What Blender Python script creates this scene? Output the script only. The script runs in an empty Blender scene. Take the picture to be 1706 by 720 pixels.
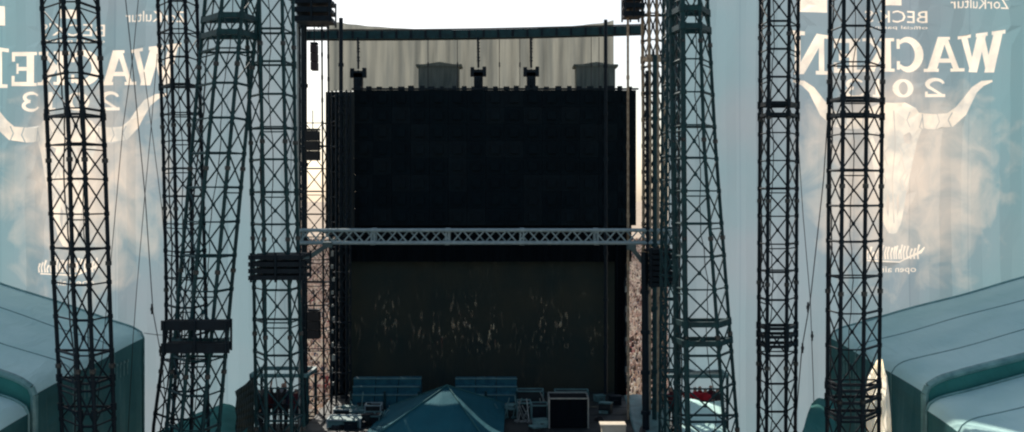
import bpy, bmesh, math, random
import numpy as np
from mathutils import Vector, Matrix
from mathutils.geometry import delaunay_2d_cdt
random.seed(7); rng = np.random.default_rng(5)
S = bpy.context.scene
C = bpy.data.collections.new('Backstage'); S.collection.children.link(C)
F = 1800.0; EYE = 14.0; CX = 853.0; HZ = 330.0
def P(px, py, Y): return Vector(((px-CX)/F*Y, Y, EYE-(py-HZ)/F*Y))
def W(px, Y): return px/F*Y

# ---------------------------------------------------------------- materials
def wrinkle(m, amt, scale):
    nt = m.node_tree; b = [n for n in nt.nodes if n.type == 'BSDF_PRINCIPLED'][0]
    tc = nt.nodes.new('ShaderNodeTexCoord'); w = nt.nodes.new('ShaderNodeTexNoise'); w.inputs['Scale'].default_value = scale; w.inputs['Detail'].default_value = 5; w.inputs['Distortion'].default_value = 1.2
    mp = nt.nodes.new('ShaderNodeMapping'); mp.inputs['Rotation'].default_value = (.3, .5, .7); mp.inputs['Scale'].default_value = (1, .25, .6)
    nt.links.new(tc.outputs['Object'], mp.inputs['Vector']); nt.links.new(mp.outputs[0], w.inputs['Vector'])
    bp = nt.nodes.new('ShaderNodeBump'); bp.inputs['Strength'].default_value = amt; bp.inputs['Distance'].default_value = .25
    nt.links.new(w.outputs['Fac'], bp.inputs['Height']); nt.links.new(bp.outputs[0], b.inputs['Normal'])
def newmat(name):
    m = bpy.data.materials.new(name); m.use_nodes = True
    nt = m.node_tree; nt.nodes.clear()
    out = nt.nodes.new('ShaderNodeOutputMaterial')
    return m, nt, out
def noisecol(nt, base, var, scale, detail=6, stretch=None, contrast=(0.35, 0.65)):
    tc = nt.nodes.new('ShaderNodeTexCoord'); n = nt.nodes.new('ShaderNodeTexNoise')
    n.inputs['Scale'].default_value = scale; n.inputs['Detail'].default_value = detail
    if stretch:
        mp = nt.nodes.new('ShaderNodeMapping'); mp.inputs['Scale'].default_value = stretch
        nt.links.new(tc.outputs['Object'], mp.inputs['Vector']); nt.links.new(mp.outputs[0], n.inputs['Vector'])
    else: nt.links.new(tc.outputs['Object'], n.inputs['Vector'])
    r = nt.nodes.new('ShaderNodeValToRGB')
    r.color_ramp.elements[0].position = contrast[0]; r.color_ramp.elements[1].position = contrast[1]
    r.color_ramp.elements[0].color = (*base, 1); r.color_ramp.elements[1].color = (*var, 1)
    nt.links.new(n.outputs['Fac'], r.inputs['Fac'])
    return r.outputs['Color'], n.outputs['Fac']
def pbr(name, base, var=None, scale=3, rough=0.6, metal=0.0, bump=0.1, stretch=None, spec=0.5):
    m, nt, out = newmat(name)
    b = nt.nodes.new('ShaderNodeBsdfPrincipled')
    col, fac = noisecol(nt, base, var or tuple(c*0.6 for c in base), scale, stretch=stretch)
    nt.links.new(col, b.inputs['Base Color'])
    b.inputs['Specular IOR Level'].default_value = spec
    b.inputs['Roughness'].default_value = rough; b.inputs['Metallic'].default_value = metal
    if bump:
        bp = nt.nodes.new('ShaderNodeBump'); bp.inputs['Strength'].default_value = bump; bp.inputs['Distance'].default_value = 0.05
        nt.links.new(fac, bp.inputs['Height']); nt.links.new(bp.outputs[0], b.inputs['Normal'])
    nt.links.new(b.outputs[0], out.inputs['Surface'])
    return m
def cloth_nodes(nt, out, colsock, trans_mul, diff_mul):
    d = nt.nodes.new('ShaderNodeBsdfDiffuse'); t = nt.nodes.new('ShaderNodeBsdfTranslucent')
    def mul(v):
        x = nt.nodes.new('ShaderNodeVectorMath'); x.operation = 'SCALE'; x.inputs['Scale'].default_value = v
        nt.links.new(colsock, x.inputs[0]); return x.outputs[0]
    nt.links.new(mul(diff_mul), d.inputs['Color']); nt.links.new(mul(trans_mul), t.inputs['Color'])
    a = nt.nodes.new('ShaderNodeAddShader'); nt.links.new(d.outputs[0], a.inputs[0]); nt.links.new(t.outputs[0], a.inputs[1])
    nt.links.new(a.outputs[0], out.inputs['Surface'])
def cloth(name, base, var, scale=1.2, trans=0.6, diff=0.35, stretch=None):
    m, nt, out = newmat(name)
    col, fac = noisecol(nt, base, var, scale, stretch=stretch)
    cloth_nodes(nt, out, col, trans, diff)
    return m

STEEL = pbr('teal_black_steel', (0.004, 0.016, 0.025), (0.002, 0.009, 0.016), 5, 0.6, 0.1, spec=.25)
STEEL_BLUE = pbr('blue_green_steel', (0.006, 0.055, 0.062), (0.003, 0.03, 0.037), 5, 0.55, 0.15, spec=.35)
GALV = pbr('galvanised_steel', (0.34, 0.36, 0.34), (0.22, 0.26, 0.26), 9, 0.45, 0.5)
CLAMP = pbr('worn_clamp_steel', (0.09, 0.1, 0.1), (0.03, 0.035, 0.035), 20, 0.45, 0.6)
ALU = pbr('dull_aluminium', (0.33, 0.44, 0.45), (0.24, 0.33, 0.35), 7, 0.6, 0.1)
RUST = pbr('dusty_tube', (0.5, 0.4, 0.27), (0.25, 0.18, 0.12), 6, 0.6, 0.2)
BLACK = pbr('black_drape', (0.003, 0.007, 0.011), (0.0015, 0.004, 0.007), 2, 0.9, 0, 0.2, stretch=(4, 4, 0.4), spec=.1)
LEDM = pbr('led_cabinet_back', (0.0015, 0.009, 0.014), (0.0008, 0.006, 0.01), 1.4, 0.8, 0.0, spec=.15)
GREYBOX = pbr('grey_cover_fabric', (0.17, 0.2, 0.185), (0.11, 0.14, 0.13), 2, .85, 0, .2, stretch=(3, 3, .5))
ROOFC = pbr('pale_teal_tarpaulin', (0.58, 0.84, 0.80), (0.47, 0.74, 0.71), 0.5, 0.8, 0, 0.3, spec=.2)  # tent roofs: the stronger light from above is put into a paler tone
WALLC = pbr('dark_teal_tarpaulin', (0.045, 0.17, 0.175), (0.03, 0.13, 0.135), 0.7, 0.8, 0, 0.3, spec=.2)  # tent side walls: their shade is put into a darker tone
WALLC2 = pbr('mid_teal_tarpaulin', (0.045, 0.24, 0.22), (0.03, 0.18, 0.17), 0.7, 0.8, 0, 0.3, spec=.2)  # near end walls: lighter copy, with the light on them put into the tone
SEAMC = pbr('seam_webbing', (0.2, 0.36, 0.35), (0.12, 0.24, 0.24), 6, .8, spec=.2)
PIPE = pbr('teal_rim_tube', (0.2, 0.4, 0.39), (0.1, 0.25, 0.25), 3, 0.4, 0, 0.05)
CANOPY = pbr('blue_canopy_tarp', (0.014, 0.12, 0.155), (0.009, 0.09, 0.12), 0.7, 0.85, 0, 0.3, spec=.15)
BLUEW = pbr('blue_painted_board', (0.012, 0.08, 0.12), (0.02, 0.13, 0.17), 4, 0.6, spec=.2)
DECK = pbr('stage_deck', (0.014, 0.026, 0.028), (0.006, 0.012, 0.014), 3, 0.7)
TEALB = pbr('teal_board', (0.12, 0.26, 0.26), (0.06, 0.15, 0.16), 2.5, 0.6)
SUNPATCH = pbr('sunlit_patch_cream', (0.85, 0.75, 0.58), (0.7, 0.6, 0.45), 2, 0.6)  # sunlight on a piece of the stage, put into the colour
GROUND = pbr('trampled_dust_field', (0.55, 0.44, 0.33), (0.36, 0.28, 0.2), 0.15, 0.95, 0, 0.2)
ROOFCLOTH = cloth('sheer_beige_cloth', (0.58, 0.60, 0.54), (0.36, 0.39, 0.37), 0.9, 0.26, 0.26, stretch=(4, 4, 0.3))  # stretched noise paints fold shading into the cloth colour
SUNSTRIP = cloth('sun_strip_cream', (0.95, 0.9, 0.78), (0.88, 0.8, 0.68), 3, 1.0, 0.6)  # brightness of the sunlit strip is put into the cream colour
CABLE = pbr('cable_black', (0.02, 0.025, 0.03), None, 3, 0.6)

for m_, a_ in ((ROOFC, .45), (WALLC, .5), (WALLC2, .5), (CANOPY, .4)): wrinkle(m_, a_, 1.3)
def banner_mat(name, cx, cz, side):
    # blue-grey printed mesh with a worn pale patch round the emblem, weave seams
    m, nt, out = newmat(name); L = nt.links.new; N = nt.nodes.new
    tc = N('ShaderNodeTexCoord')
    sep = N('ShaderNodeSeparateXYZ'); L(tc.outputs['Object'], sep.inputs[0])
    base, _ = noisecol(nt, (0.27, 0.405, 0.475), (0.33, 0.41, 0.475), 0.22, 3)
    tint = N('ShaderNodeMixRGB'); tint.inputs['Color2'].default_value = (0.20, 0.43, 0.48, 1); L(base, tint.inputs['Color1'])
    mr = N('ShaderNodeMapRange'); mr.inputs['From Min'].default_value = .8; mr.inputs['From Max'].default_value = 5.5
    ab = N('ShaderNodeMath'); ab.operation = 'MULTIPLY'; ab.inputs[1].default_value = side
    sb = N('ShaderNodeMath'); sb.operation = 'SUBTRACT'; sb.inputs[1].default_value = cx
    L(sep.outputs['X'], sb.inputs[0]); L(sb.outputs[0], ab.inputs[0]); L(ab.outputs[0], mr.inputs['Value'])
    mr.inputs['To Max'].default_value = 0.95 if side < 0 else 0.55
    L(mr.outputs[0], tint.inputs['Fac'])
    # pale patch
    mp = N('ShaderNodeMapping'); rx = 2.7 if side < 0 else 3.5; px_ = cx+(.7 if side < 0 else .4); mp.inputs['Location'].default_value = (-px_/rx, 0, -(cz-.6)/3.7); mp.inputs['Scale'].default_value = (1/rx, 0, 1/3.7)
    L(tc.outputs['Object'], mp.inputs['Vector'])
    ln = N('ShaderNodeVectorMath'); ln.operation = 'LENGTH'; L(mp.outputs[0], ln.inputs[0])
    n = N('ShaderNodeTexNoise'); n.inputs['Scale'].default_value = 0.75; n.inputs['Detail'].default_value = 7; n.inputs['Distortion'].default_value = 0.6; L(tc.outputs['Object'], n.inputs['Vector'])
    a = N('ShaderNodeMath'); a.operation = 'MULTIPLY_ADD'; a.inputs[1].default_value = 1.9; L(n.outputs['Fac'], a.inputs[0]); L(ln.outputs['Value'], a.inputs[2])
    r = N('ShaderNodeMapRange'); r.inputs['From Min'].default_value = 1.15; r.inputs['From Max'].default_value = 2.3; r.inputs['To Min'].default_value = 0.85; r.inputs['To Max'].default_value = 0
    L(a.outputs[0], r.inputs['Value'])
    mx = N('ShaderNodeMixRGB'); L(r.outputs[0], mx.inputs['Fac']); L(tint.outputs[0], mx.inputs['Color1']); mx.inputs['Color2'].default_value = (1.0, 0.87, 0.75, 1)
    # vertical sewn seams every 2.4 m
    fr = N('ShaderNodeMath'); fr.operation = 'FRACT'; dv = N('ShaderNodeMath'); dv.operation = 'DIVIDE'; dv.inputs[1].default_value = 2.37
    L(sep.outputs['X'], dv.inputs[0]); L(dv.outputs[0], fr.inputs[0])
    cm = N('ShaderNodeMath'); cm.operation = 'LESS_THAN'; cm.inputs[1].default_value = 0.022; L(fr.outputs[0], cm.inputs[0])
    m2 = N('ShaderNodeMixRGB'); m2.blend_type = 'MULTIPLY'; m2.inputs['Color2'].default_value = (0.88, 0.9, 0.92, 1)
    L(cm.outputs[0], m2.inputs['Fac']); L(mx.outputs[0], m2.inputs['Color1'])
    cloth_nodes(nt, out, m2.outputs[0], 0.46, 0.32)
    return m
PRINT = cloth('pale_banner_print', (1.0, 0.89, 0.76), (0.74, 0.70, 0.64), 1.5, 0.64, 0.32)

PRINT2 = cloth('faded_emblem_print', (0.98, 0.87, 0.74), (0.60, 0.60, 0.57), 1.1, 0.60, 0.32)
# ---------------------------------------------------------------- mesh builder
class MB:
    def __init__(s): s.v = []; s.f = []; s.m = []
    def face(s, pts, mi=0):
        b = len(s.v); s.v += [tuple(p) for p in pts]; s.f.append(tuple(range(b, b+len(pts)))); s.m.append(mi)
    def tube(s, a, b, r, n=7, r2=None, mi=0):
        a = Vector(a); b = Vector(b); d = b-a
        if d.length < 1e-6: return
        d.normalize(); u = d.cross(Vector((0, 0, 1)) if abs(d.z) < 0.95 else Vector((0, 1, 0))).normalized(); w = d.cross(u)
        r2 = r if r2 is None else r2; k = len(s.v)
        for q, (c, rr) in enumerate(((a, r), (b, r2))):
            for i in range(n):
                t = 2*math.pi*i/n; s.v.append(tuple(c+u*math.cos(t)*rr+w*math.sin(t)*rr))
        for i in range(n):
            j = (i+1) % n; s.f.append((k+i, k+j, k+n+j, k+n+i)); s.m.append(mi)
        s.f.append(tuple(k+i for i in range(n))[::-1]); s.m.append(mi); s.f.append(tuple(k+n+i for i in range(n))); s.m.append(mi)
    def path(s, pts, r, n=7):
        for a, b in zip(pts[:-1], pts[1:]): s.tube(a, b, r, n)
    def box(s, c, h, rot=0, mi=0):
        k = len(s.v); cs, sn = math.cos(rot), math.sin(rot)
        for x, y, z in ((-1,-1,-1),(1,-1,-1),(1,1,-1),(-1,1,-1),(-1,-1,1),(1,-1,1),(1,1,1),(-1,1,1)):
            X, Y = x*h[0], y*h[1]; s.v.append((c[0]+X*cs-Y*sn, c[1]+X*sn+Y*cs, c[2]+z*h[2]))
        for f in ((0,3,2,1),(4,5,6,7),(0,1,5,4),(1,2,6,5),(2,3,7,6),(3,0,4,7)): s.f.append(tuple(k+i for i in f)); s.m.append(mi)
    def bar(s, a, b, w, h):
        # rectangular bar between two points
        a = Vector(a); b = Vector(b); d = (b-a).normalized()
        u = d.cross(Vector((0,0,1)) if abs(d.z) < 0.95 else Vector((0,1,0))).normalized(); v = d.cross(u)
        k = len(s.v)
        for c in (a, b):
            for i, j in ((-1,-1),(1,-1),(1,1),(-1,1)): s.v.append(tuple(c+u*i*w/2+v*j*h/2))
        for f in ((0,3,2,1),(4,5,6,7),(0,1,5,4),(1,2,6,5),(2,3,7,6),(3,0,4,7)): s.f.append(tuple(k+i for i in f)); s.m.append(0)
    def build(s, name, mats, parent=None, smooth=False, origin=None):
        me = bpy.data.meshes.new(name)
        o = bpy.data.objects.new(name, me); C.objects.link(o)
        off = Vector(origin) if origin is not None else (Vector(parent.location) if parent is not None and parent.type == 'EMPTY' else Vector((0,0,0)))
        if parent is not None and parent.type == 'MESH': off = Vector(parent['_w']) if '_w' in parent else Vector((0,0,0))
        me.from_pydata([tuple(Vector(p)-off) for p in s.v], [], s.f)
        mats = mats if isinstance(mats, (list, tuple)) else [mats]
        for m in mats: me.materials.append(m)
        me.polygons.foreach_set('material_index', s.m)
        if smooth: me.polygons.foreach_set('use_smooth', [True]*len(me.polygons))
        me.update()
        if origin is not None and parent is None: o.location = off
        if parent is not None: o.parent = parent
        return o
def thing(name, label, cat, loc, group=None):
    o = bpy.data.objects.new(name, None); C.objects.link(o); o.location = loc; o.empty_display_size = 0.3
    o['label'] = label; o['category'] = cat
    if group: o['group'] = group
    return o
def tag(o, label=None, cat=None, group=None, kind=None):
    if label: o['label'] = label
    if cat: o['category'] = cat
    if group: o['group'] = group
    if kind: o['kind'] = kind
    return o

# ---------------------------------------------------------------- setting
b = MB(); b.face([(-1500,-60,0),(1500,-60,0),(1500,4000,0),(-1500,4000,0)])
tag(b.build('ground', GROUND), kind='structure')

# ---------------------------------------------------------------- lattice towers
def interp(st, y):
    if y <= st[0][0]: a, c = st[0], st[1]
    elif y >= st[-1][0]: a, c = st[-2], st[-1]
    else:
        for a, c in zip(st[:-1], st[1:]):
            if a[0] <= y <= c[0]: break
    t = (y-a[0])/(c[0]-a[0])
    if y > st[-1][0]: t = 1+(t-1)*0.5
    return [p+(q-p)*t for p, q in zip(a[1], c[1])]
def tower(label, st, Y0, dY, bay, y_off, mats, legpx=6.5, brpx=2.4, collars=(), cthick=4, top=-130, group='black lattice towers in front of the banners', skipb=(), patt=None, br_from=-999, name='lattice_tower', thickleg=None):
    leg_m, br_m = mats
    ybot = HZ+EYE/Y0*F
    dep = [Y0+dY, Y0, Y0, Y0+dY]
    def pt(i, y):
        x = interp(st, y)[i]; Yd = dep[i]
        return Vector(((x-CX)/F*Yd, Yd, EYE-(y-HZ)/F*Y0))
    xs = interp(st, ybot)
    root = thing(name, label, 'tower', (((xs[0]+xs[3])/2-CX)/F*Y0, Y0+dY/2, 0), group)
    ys = [top]+[s[0] for s in st if s[0] > top]+[ybot]
    ys = sorted(set(y for y in ys if top <= y <= ybot))
    bys = []; y = y_off
    while y > top+bay: y -= bay
    while y < ybot: bys.append(y); y += bay
    for i in range(4):
        m = MB(); r = legpx/F*Y0/2
        if thickleg and i in thickleg: r *= thickleg[i]
        m.path([pt(i, y) for y in ys], r, 8)
        for y in bys: m.tube(pt(i, y-3.5), pt(i, y+3.5), r*1.28, 8)
        for cy in collars: m.tube(pt(i, cy-6), pt(i, cy+6), r*1.5, 8)
        m.build('leg', leg_m, root)
    rb = brpx*1.18/F*Y0/2
    for fi, (i, j) in ((0,(0,1)),(3,(0,3)),(1,(1,2)),(2,(2,3))):
        if fi != 3: m = MB()
        rr = random.Random(fi*7+int(y_off)+int(st[0][1][0]))
        for k, (ya, yb) in enumerate(zip(bys[:-1], bys[1:])):
            if ya < br_from: continue
            hr = rb*(1.5 if rr.random() < .45 else 0.95)
            if fi == 3 and k % 3: continue
            m.tube(pt(i, ya), pt(j, ya), hr, 6)
            if fi == 3: continue
            dbl = rr.random() < 0.16
            if dbl: m.tube(pt(i, ya+bay*0.16), pt(j, ya+bay*0.16), rb*0.85, 6)
            lo = ya+bay*(0.17 if dbl else 0.02)
            e = rr.random()
            if fi in (0, 2) and patt == 'zig':
                a_, b_ = (ya, yb) if k % 2 else (yb, ya)
                m.tube(pt(i, a_), pt(j, b_), rb, 6)
            else:
                m.tube(pt(i, lo), pt(j, yb-2), rb, 6); m.tube(pt(i, yb-2), pt(j, lo), rb*0.95, 6)
            if fi == 1 and e < 0.5:   # small gusset plate where the braces cross
                c = (pt(i, lo)+pt(j, yb))/2; m.box(c, (rb*1.8, rb*1.2, rb*1.8))
        if fi != 0: m.build('bracing', br_m, root)
    if legpx >= 6:
        for q in range(2):
            m = MB(); rr = random.Random(q+int(xs[0])); f0 = rr.uniform(.2, .8); i0, j0 = ((1, 2), (0, 1))[q]
            pts = []; y = top
            while y < ybot: pts.append(pt(i0, y).lerp(pt(j0, y), f0+.07*math.sin(y*.03+q*2)+.03*math.sin(y*.11))+Vector((0, .12, 0))); y += 26
            m.path(pts, (.8+q*.5)/F*Y0, 5)
            m.build('cable_run', CABLE, root)
        m = MB()
        for i in range(4):
            for k, y in enumerate(bys[::3]):
                p = pt(i, y+bay*.45); d = (pt(i, y+bay*.5)-p).normalized()*.06
                m = MB(); m.tube(p-d, p+d, legpx/F*Y0/2*1.5, 8); m.tube(p+Vector((0, -legpx/F*Y0/2*1.9, 0)), p+Vector((0, legpx/F*Y0/2*1.9, 0)), .035, 6)
                m.build('joint_clamp', CLAMP, root)
    for cy in collars:
        m = MB(); hh = cthick/F*Y0
        for (i, j) in ((0,1),(1,2),(2,3),(0,3)): m.bar(pt(i, cy), pt(j, cy), hh*0.8, hh)
        m.build('collar', leg_m, root)
    return root
LT = 'lattice towers standing in front of the banners'
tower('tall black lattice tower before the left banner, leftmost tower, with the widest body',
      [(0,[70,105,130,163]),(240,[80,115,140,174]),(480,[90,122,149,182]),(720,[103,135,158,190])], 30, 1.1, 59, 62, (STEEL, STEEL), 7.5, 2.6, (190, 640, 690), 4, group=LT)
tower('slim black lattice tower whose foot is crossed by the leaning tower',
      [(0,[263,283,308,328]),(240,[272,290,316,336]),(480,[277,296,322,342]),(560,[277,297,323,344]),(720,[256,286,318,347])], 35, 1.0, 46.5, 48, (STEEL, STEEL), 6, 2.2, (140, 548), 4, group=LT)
tower('leaning blue-green lattice tower on the left, its foot crossing the slim tower',
      [(0,[341,370,405,430]),(240,[320,347,383,408]),(480,[299,324,360,386]),(720,[278,301,337,365])], 32.5, 1.0, 58, 80, (STEEL_BLUE, STEEL_BLUE), 6.5, 2.6, (25, 53, 545, 575), 9, group=LT)
tower('upright blue-green lattice tower carrying a work platform, at the left banner\'s inner edge',
      [(0,[410,432,470,488]),(240,[418,437,475,492]),(480,[423,441,482,498]),(720,[427,444,486,506])], 33.5, 1.0, 54.5, 102, (STEEL_BLUE, STEEL_BLUE), 6, 2.4, (102, 320), 3.5, group=LT)
tower('blue-green lattice tower right of the black screen that widens towards its foot',
      [(0,[1119,1137,1165,1179]),(240,[1122,1139,1173,1192]),(480,[1126,1141,1190,1210]),(720,[1128,1146,1207,1228])], 32.5, 1.0, 55, 98, (STEEL_BLUE, STEEL_BLUE), 6, 2.6, (13, 43, 541, 573), 9, group=LT, thickleg={0: 1.7, 1: 1.5})
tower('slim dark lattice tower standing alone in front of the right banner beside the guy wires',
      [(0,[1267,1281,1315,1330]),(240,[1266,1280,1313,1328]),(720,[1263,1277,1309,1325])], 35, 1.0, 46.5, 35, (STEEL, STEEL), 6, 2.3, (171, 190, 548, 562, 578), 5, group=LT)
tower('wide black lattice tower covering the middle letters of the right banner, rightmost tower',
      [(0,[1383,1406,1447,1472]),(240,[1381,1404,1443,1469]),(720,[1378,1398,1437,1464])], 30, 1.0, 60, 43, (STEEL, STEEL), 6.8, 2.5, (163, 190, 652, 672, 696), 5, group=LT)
IT = 'narrow truss masts flanking the stage opening'
tower('narrow steel truss mast left of the black screen with the sky and crowd behind',
      [(0,[499,508,536,546]),(720,[501,511,540,552])], 42, 0.6, 38, 205, (STEEL, STEEL), 3.2, 1.6, (38,), 6, br_from=180, group=IT, name='truss_mast')
tower('narrow dusty truss mast catching the sun beside the right edge of the black screen',
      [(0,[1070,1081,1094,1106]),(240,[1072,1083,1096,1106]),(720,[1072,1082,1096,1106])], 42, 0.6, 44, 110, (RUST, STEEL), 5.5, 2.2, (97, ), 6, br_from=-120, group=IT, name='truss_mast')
tower('narrow blue-green truss mast between the dusty mast and the widening tower on the right',
      [(0,[1105,1112,1124,1131]),(720,[1099,1108,1125,1132])], 38, 0.6, 40, 140, (STEEL_BLUE, STEEL_BLUE), 4.5, 2.3, (97,), 5, group=IT, name='truss_mast')

# loose poles
def pole(label, x0, y0, x1, y1, Y, px, mat, cat='pole', group=None, base=True):
    m = MB(); a = P(x0, y0, Y); c = P(x1, y1, Y); m.tube(a, c, px/F*Y/2, 8)
    n = 8
    for k in range(1, n):   # couplers
        q = a.lerp(c, k/n); d = (c-a).normalized()*0.07; m.tube(q-d, q+d, px/F*Y/2*1.35, 8)
    tag(m.build('scaffold_pole', mat, origin=c), label, cat, group)
pole('bright galvanised upright pole right against the upright tower on the left', 495, -120, 500, 932, 41.5, 3.5, GALV)
pole('dark upright pole running down the left part of the black screen', 568, 30, 568, 655, 45.0, 7, STEEL)
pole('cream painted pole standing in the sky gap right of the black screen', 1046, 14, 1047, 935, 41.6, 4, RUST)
pole('dark upright pole at the right end of the sheer roof cloth', 1009, 33, 1009, 655, 45.0, 6, STEEL)
pole('thick dark pole beside the crowd strip on the lower right', 1074, 420, 1078, 955, 40, 12, STEEL)

pole('thick dark pole at the left edge of the left sky gap and crowd strip', 506, -120, 508, 932, 42.3, 10, STEEL)
pole('dark pole inside the dusty mast right of the black screen', 1078, 118, 1079, 418, 41.0, 6, STEEL)
pole('dark blue-green pole just left of the widening tower', 1091, 92, 1090, 935, 41.0, 8, STEEL_BLUE)
# ---------------------------------------------------------------- banners
def hs(x0, y0, x1, y1, t): return [(x0-t/2, y0), (x0+t/2, y0), (x1+t/2, y1), (x1-t/2, y1)]
def rc(x0, y0, x1, y1): return [(x0, y0), (x1, y0), (x1, y1), (x0, y1)]
def ribbon(pts, ws):
    out = []; L = []; R = []
    n = len(pts)
    for i in range(n):
        a = pts[max(0, i-1)]; c = pts[min(n-1, i+1)]
        dx, dy = c[0]-a[0], c[1]-a[1]; l = math.hypot(dx, dy) or 1
        w = ws[i] if isinstance(ws, (list, tuple)) else ws
        L.append((pts[i][0]-dy/l*w/2, pts[i][1]+dx/l*w/2)); R.append((pts[i][0]+dy/l*w/2, pts[i][1]-dx/l*w/2))
    for i in range(n-1): out.append([L[i], R[i], R[i+1], L[i+1]])
    return out
def arc(cx, cy, rx, ry, a0, a1, n=14): return [(cx+rx*math.cos(math.radians(a0+(a1-a0)*k/n)), cy+ry*math.sin(math.radians(a0+(a1-a0)*k/n))) for k in range(n+1)]
G = {}
sf = lambda x, y, w=.3, h=.09: rc(x-w/2, y, x+w/2, y+h)
G['W'] = [hs(.14,1,.34,0,.2), hs(.34,0,.5,.95,.12), hs(.5,.95,.7,0,.2), hs(.7,0,.9,1,.12), sf(.14,.92,.3), sf(.5,.92,.26), sf(.88,.92,.26)]
G['A'] = [hs(.47,1,.16,0,.14), hs(.53,1,.82,0,.24), rc(.27,.26,.72,.38), sf(.15,0,.34), sf(.82,0,.38), sf(.44,.92,.22,.08)]
G['C'] = ribbon(arc(.52,.5,.37,.43,48,312,20), [.09+.15*math.sin(math.pi*k/20) for k in range(21)])+[hs(.8,.94,.8,.66,.09), hs(.8,.3,.8,.06,.09)]
G['K'] = [hs(.24,1,.24,0,.24), hs(.82,1,.36,.5,.14), hs(.42,.58,.8,0,.26), sf(.24,0,.44), sf(.24,.91,.44), sf(.82,0,.38), sf(.8,.91,.34)]
G['E'] = [hs(.24,1,.24,0,.24), rc(.3,.88,.88,1), rc(.3,0,.88,.12), rc(.3,.45,.7,.56), hs(.83,1,.83,.72,.11), hs(.84,.3,.84,0,.11), hs(.68,.66,.68,.36,.08), sf(.2,0,.36), sf(.2,.91,.36)]
G['N'] = [hs(.18,1,.18,0,.14), hs(.18,1,.8,0,.26), hs(.82,1,.82,0,.14), sf(.16,0,.36), sf(.12,.91,.34), sf(.82,.91,.36)]
G['2'] = ribbon(arc(.5,.68,.33,.26,170,-35,12)+[(.45,.28),(.16,.06)], [.1,.12,.14,.15,.16,.18,.2,.22,.22,.2,.18,.16,.15,.12,.1])+[rc(.1,0,.92,.16), hs(.87,.3,.87,0,.1)]
G['0'] = ribbon(arc(.5,.5,.34,.42,0,360,24), [.12+.14*abs(math.cos(math.pi*2*k/24)) for k in range(25)])
G['1'] = [hs(.5,1,.5,0,.24), sf(.5,0,.6,.12), [(.2,.75),(.5,1),(.5,.85)]]
G['3'] = ribbon(arc(.46,.72,.3,.22,160,-80,12), [.1]*3+[.16]*10)+ribbon(arc(.46,.28,.34,.24,80,-165,12), [.16]*10+[.1]*3)
TXT = {}
def text_tris(s):
    cu = bpy.data.curves.new('t', 'FONT'); cu.body = s; cu.resolution_u = 2
    o = bpy.data.objects.new('t', cu); C.objects.link(o)
    dg = bpy.context.evaluated_depsgraph_get(); dg.update(); me = o.evaluated_get(dg).to_mesh()
    vs = [(v.co.x, v.co.y) for v in me.vertices]; fs = [tuple(p.vertices) for p in me.polygons]
    xs = [v[0] for v in vs]; ys = [v[1] for v in vs]
    x0, x1, y0, y1 = min(xs), max(xs), min(ys), max(ys)
    out = [[((vs[i][0]-x0)/(x1-x0), (vs[i][1]-y0)/(y1-y0)) for i in f] for f in fs]
    o.evaluated_get(dg).to_mesh_clear(); bpy.data.objects.remove(o); bpy.data.curves.remove(cu)
    return out
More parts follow.
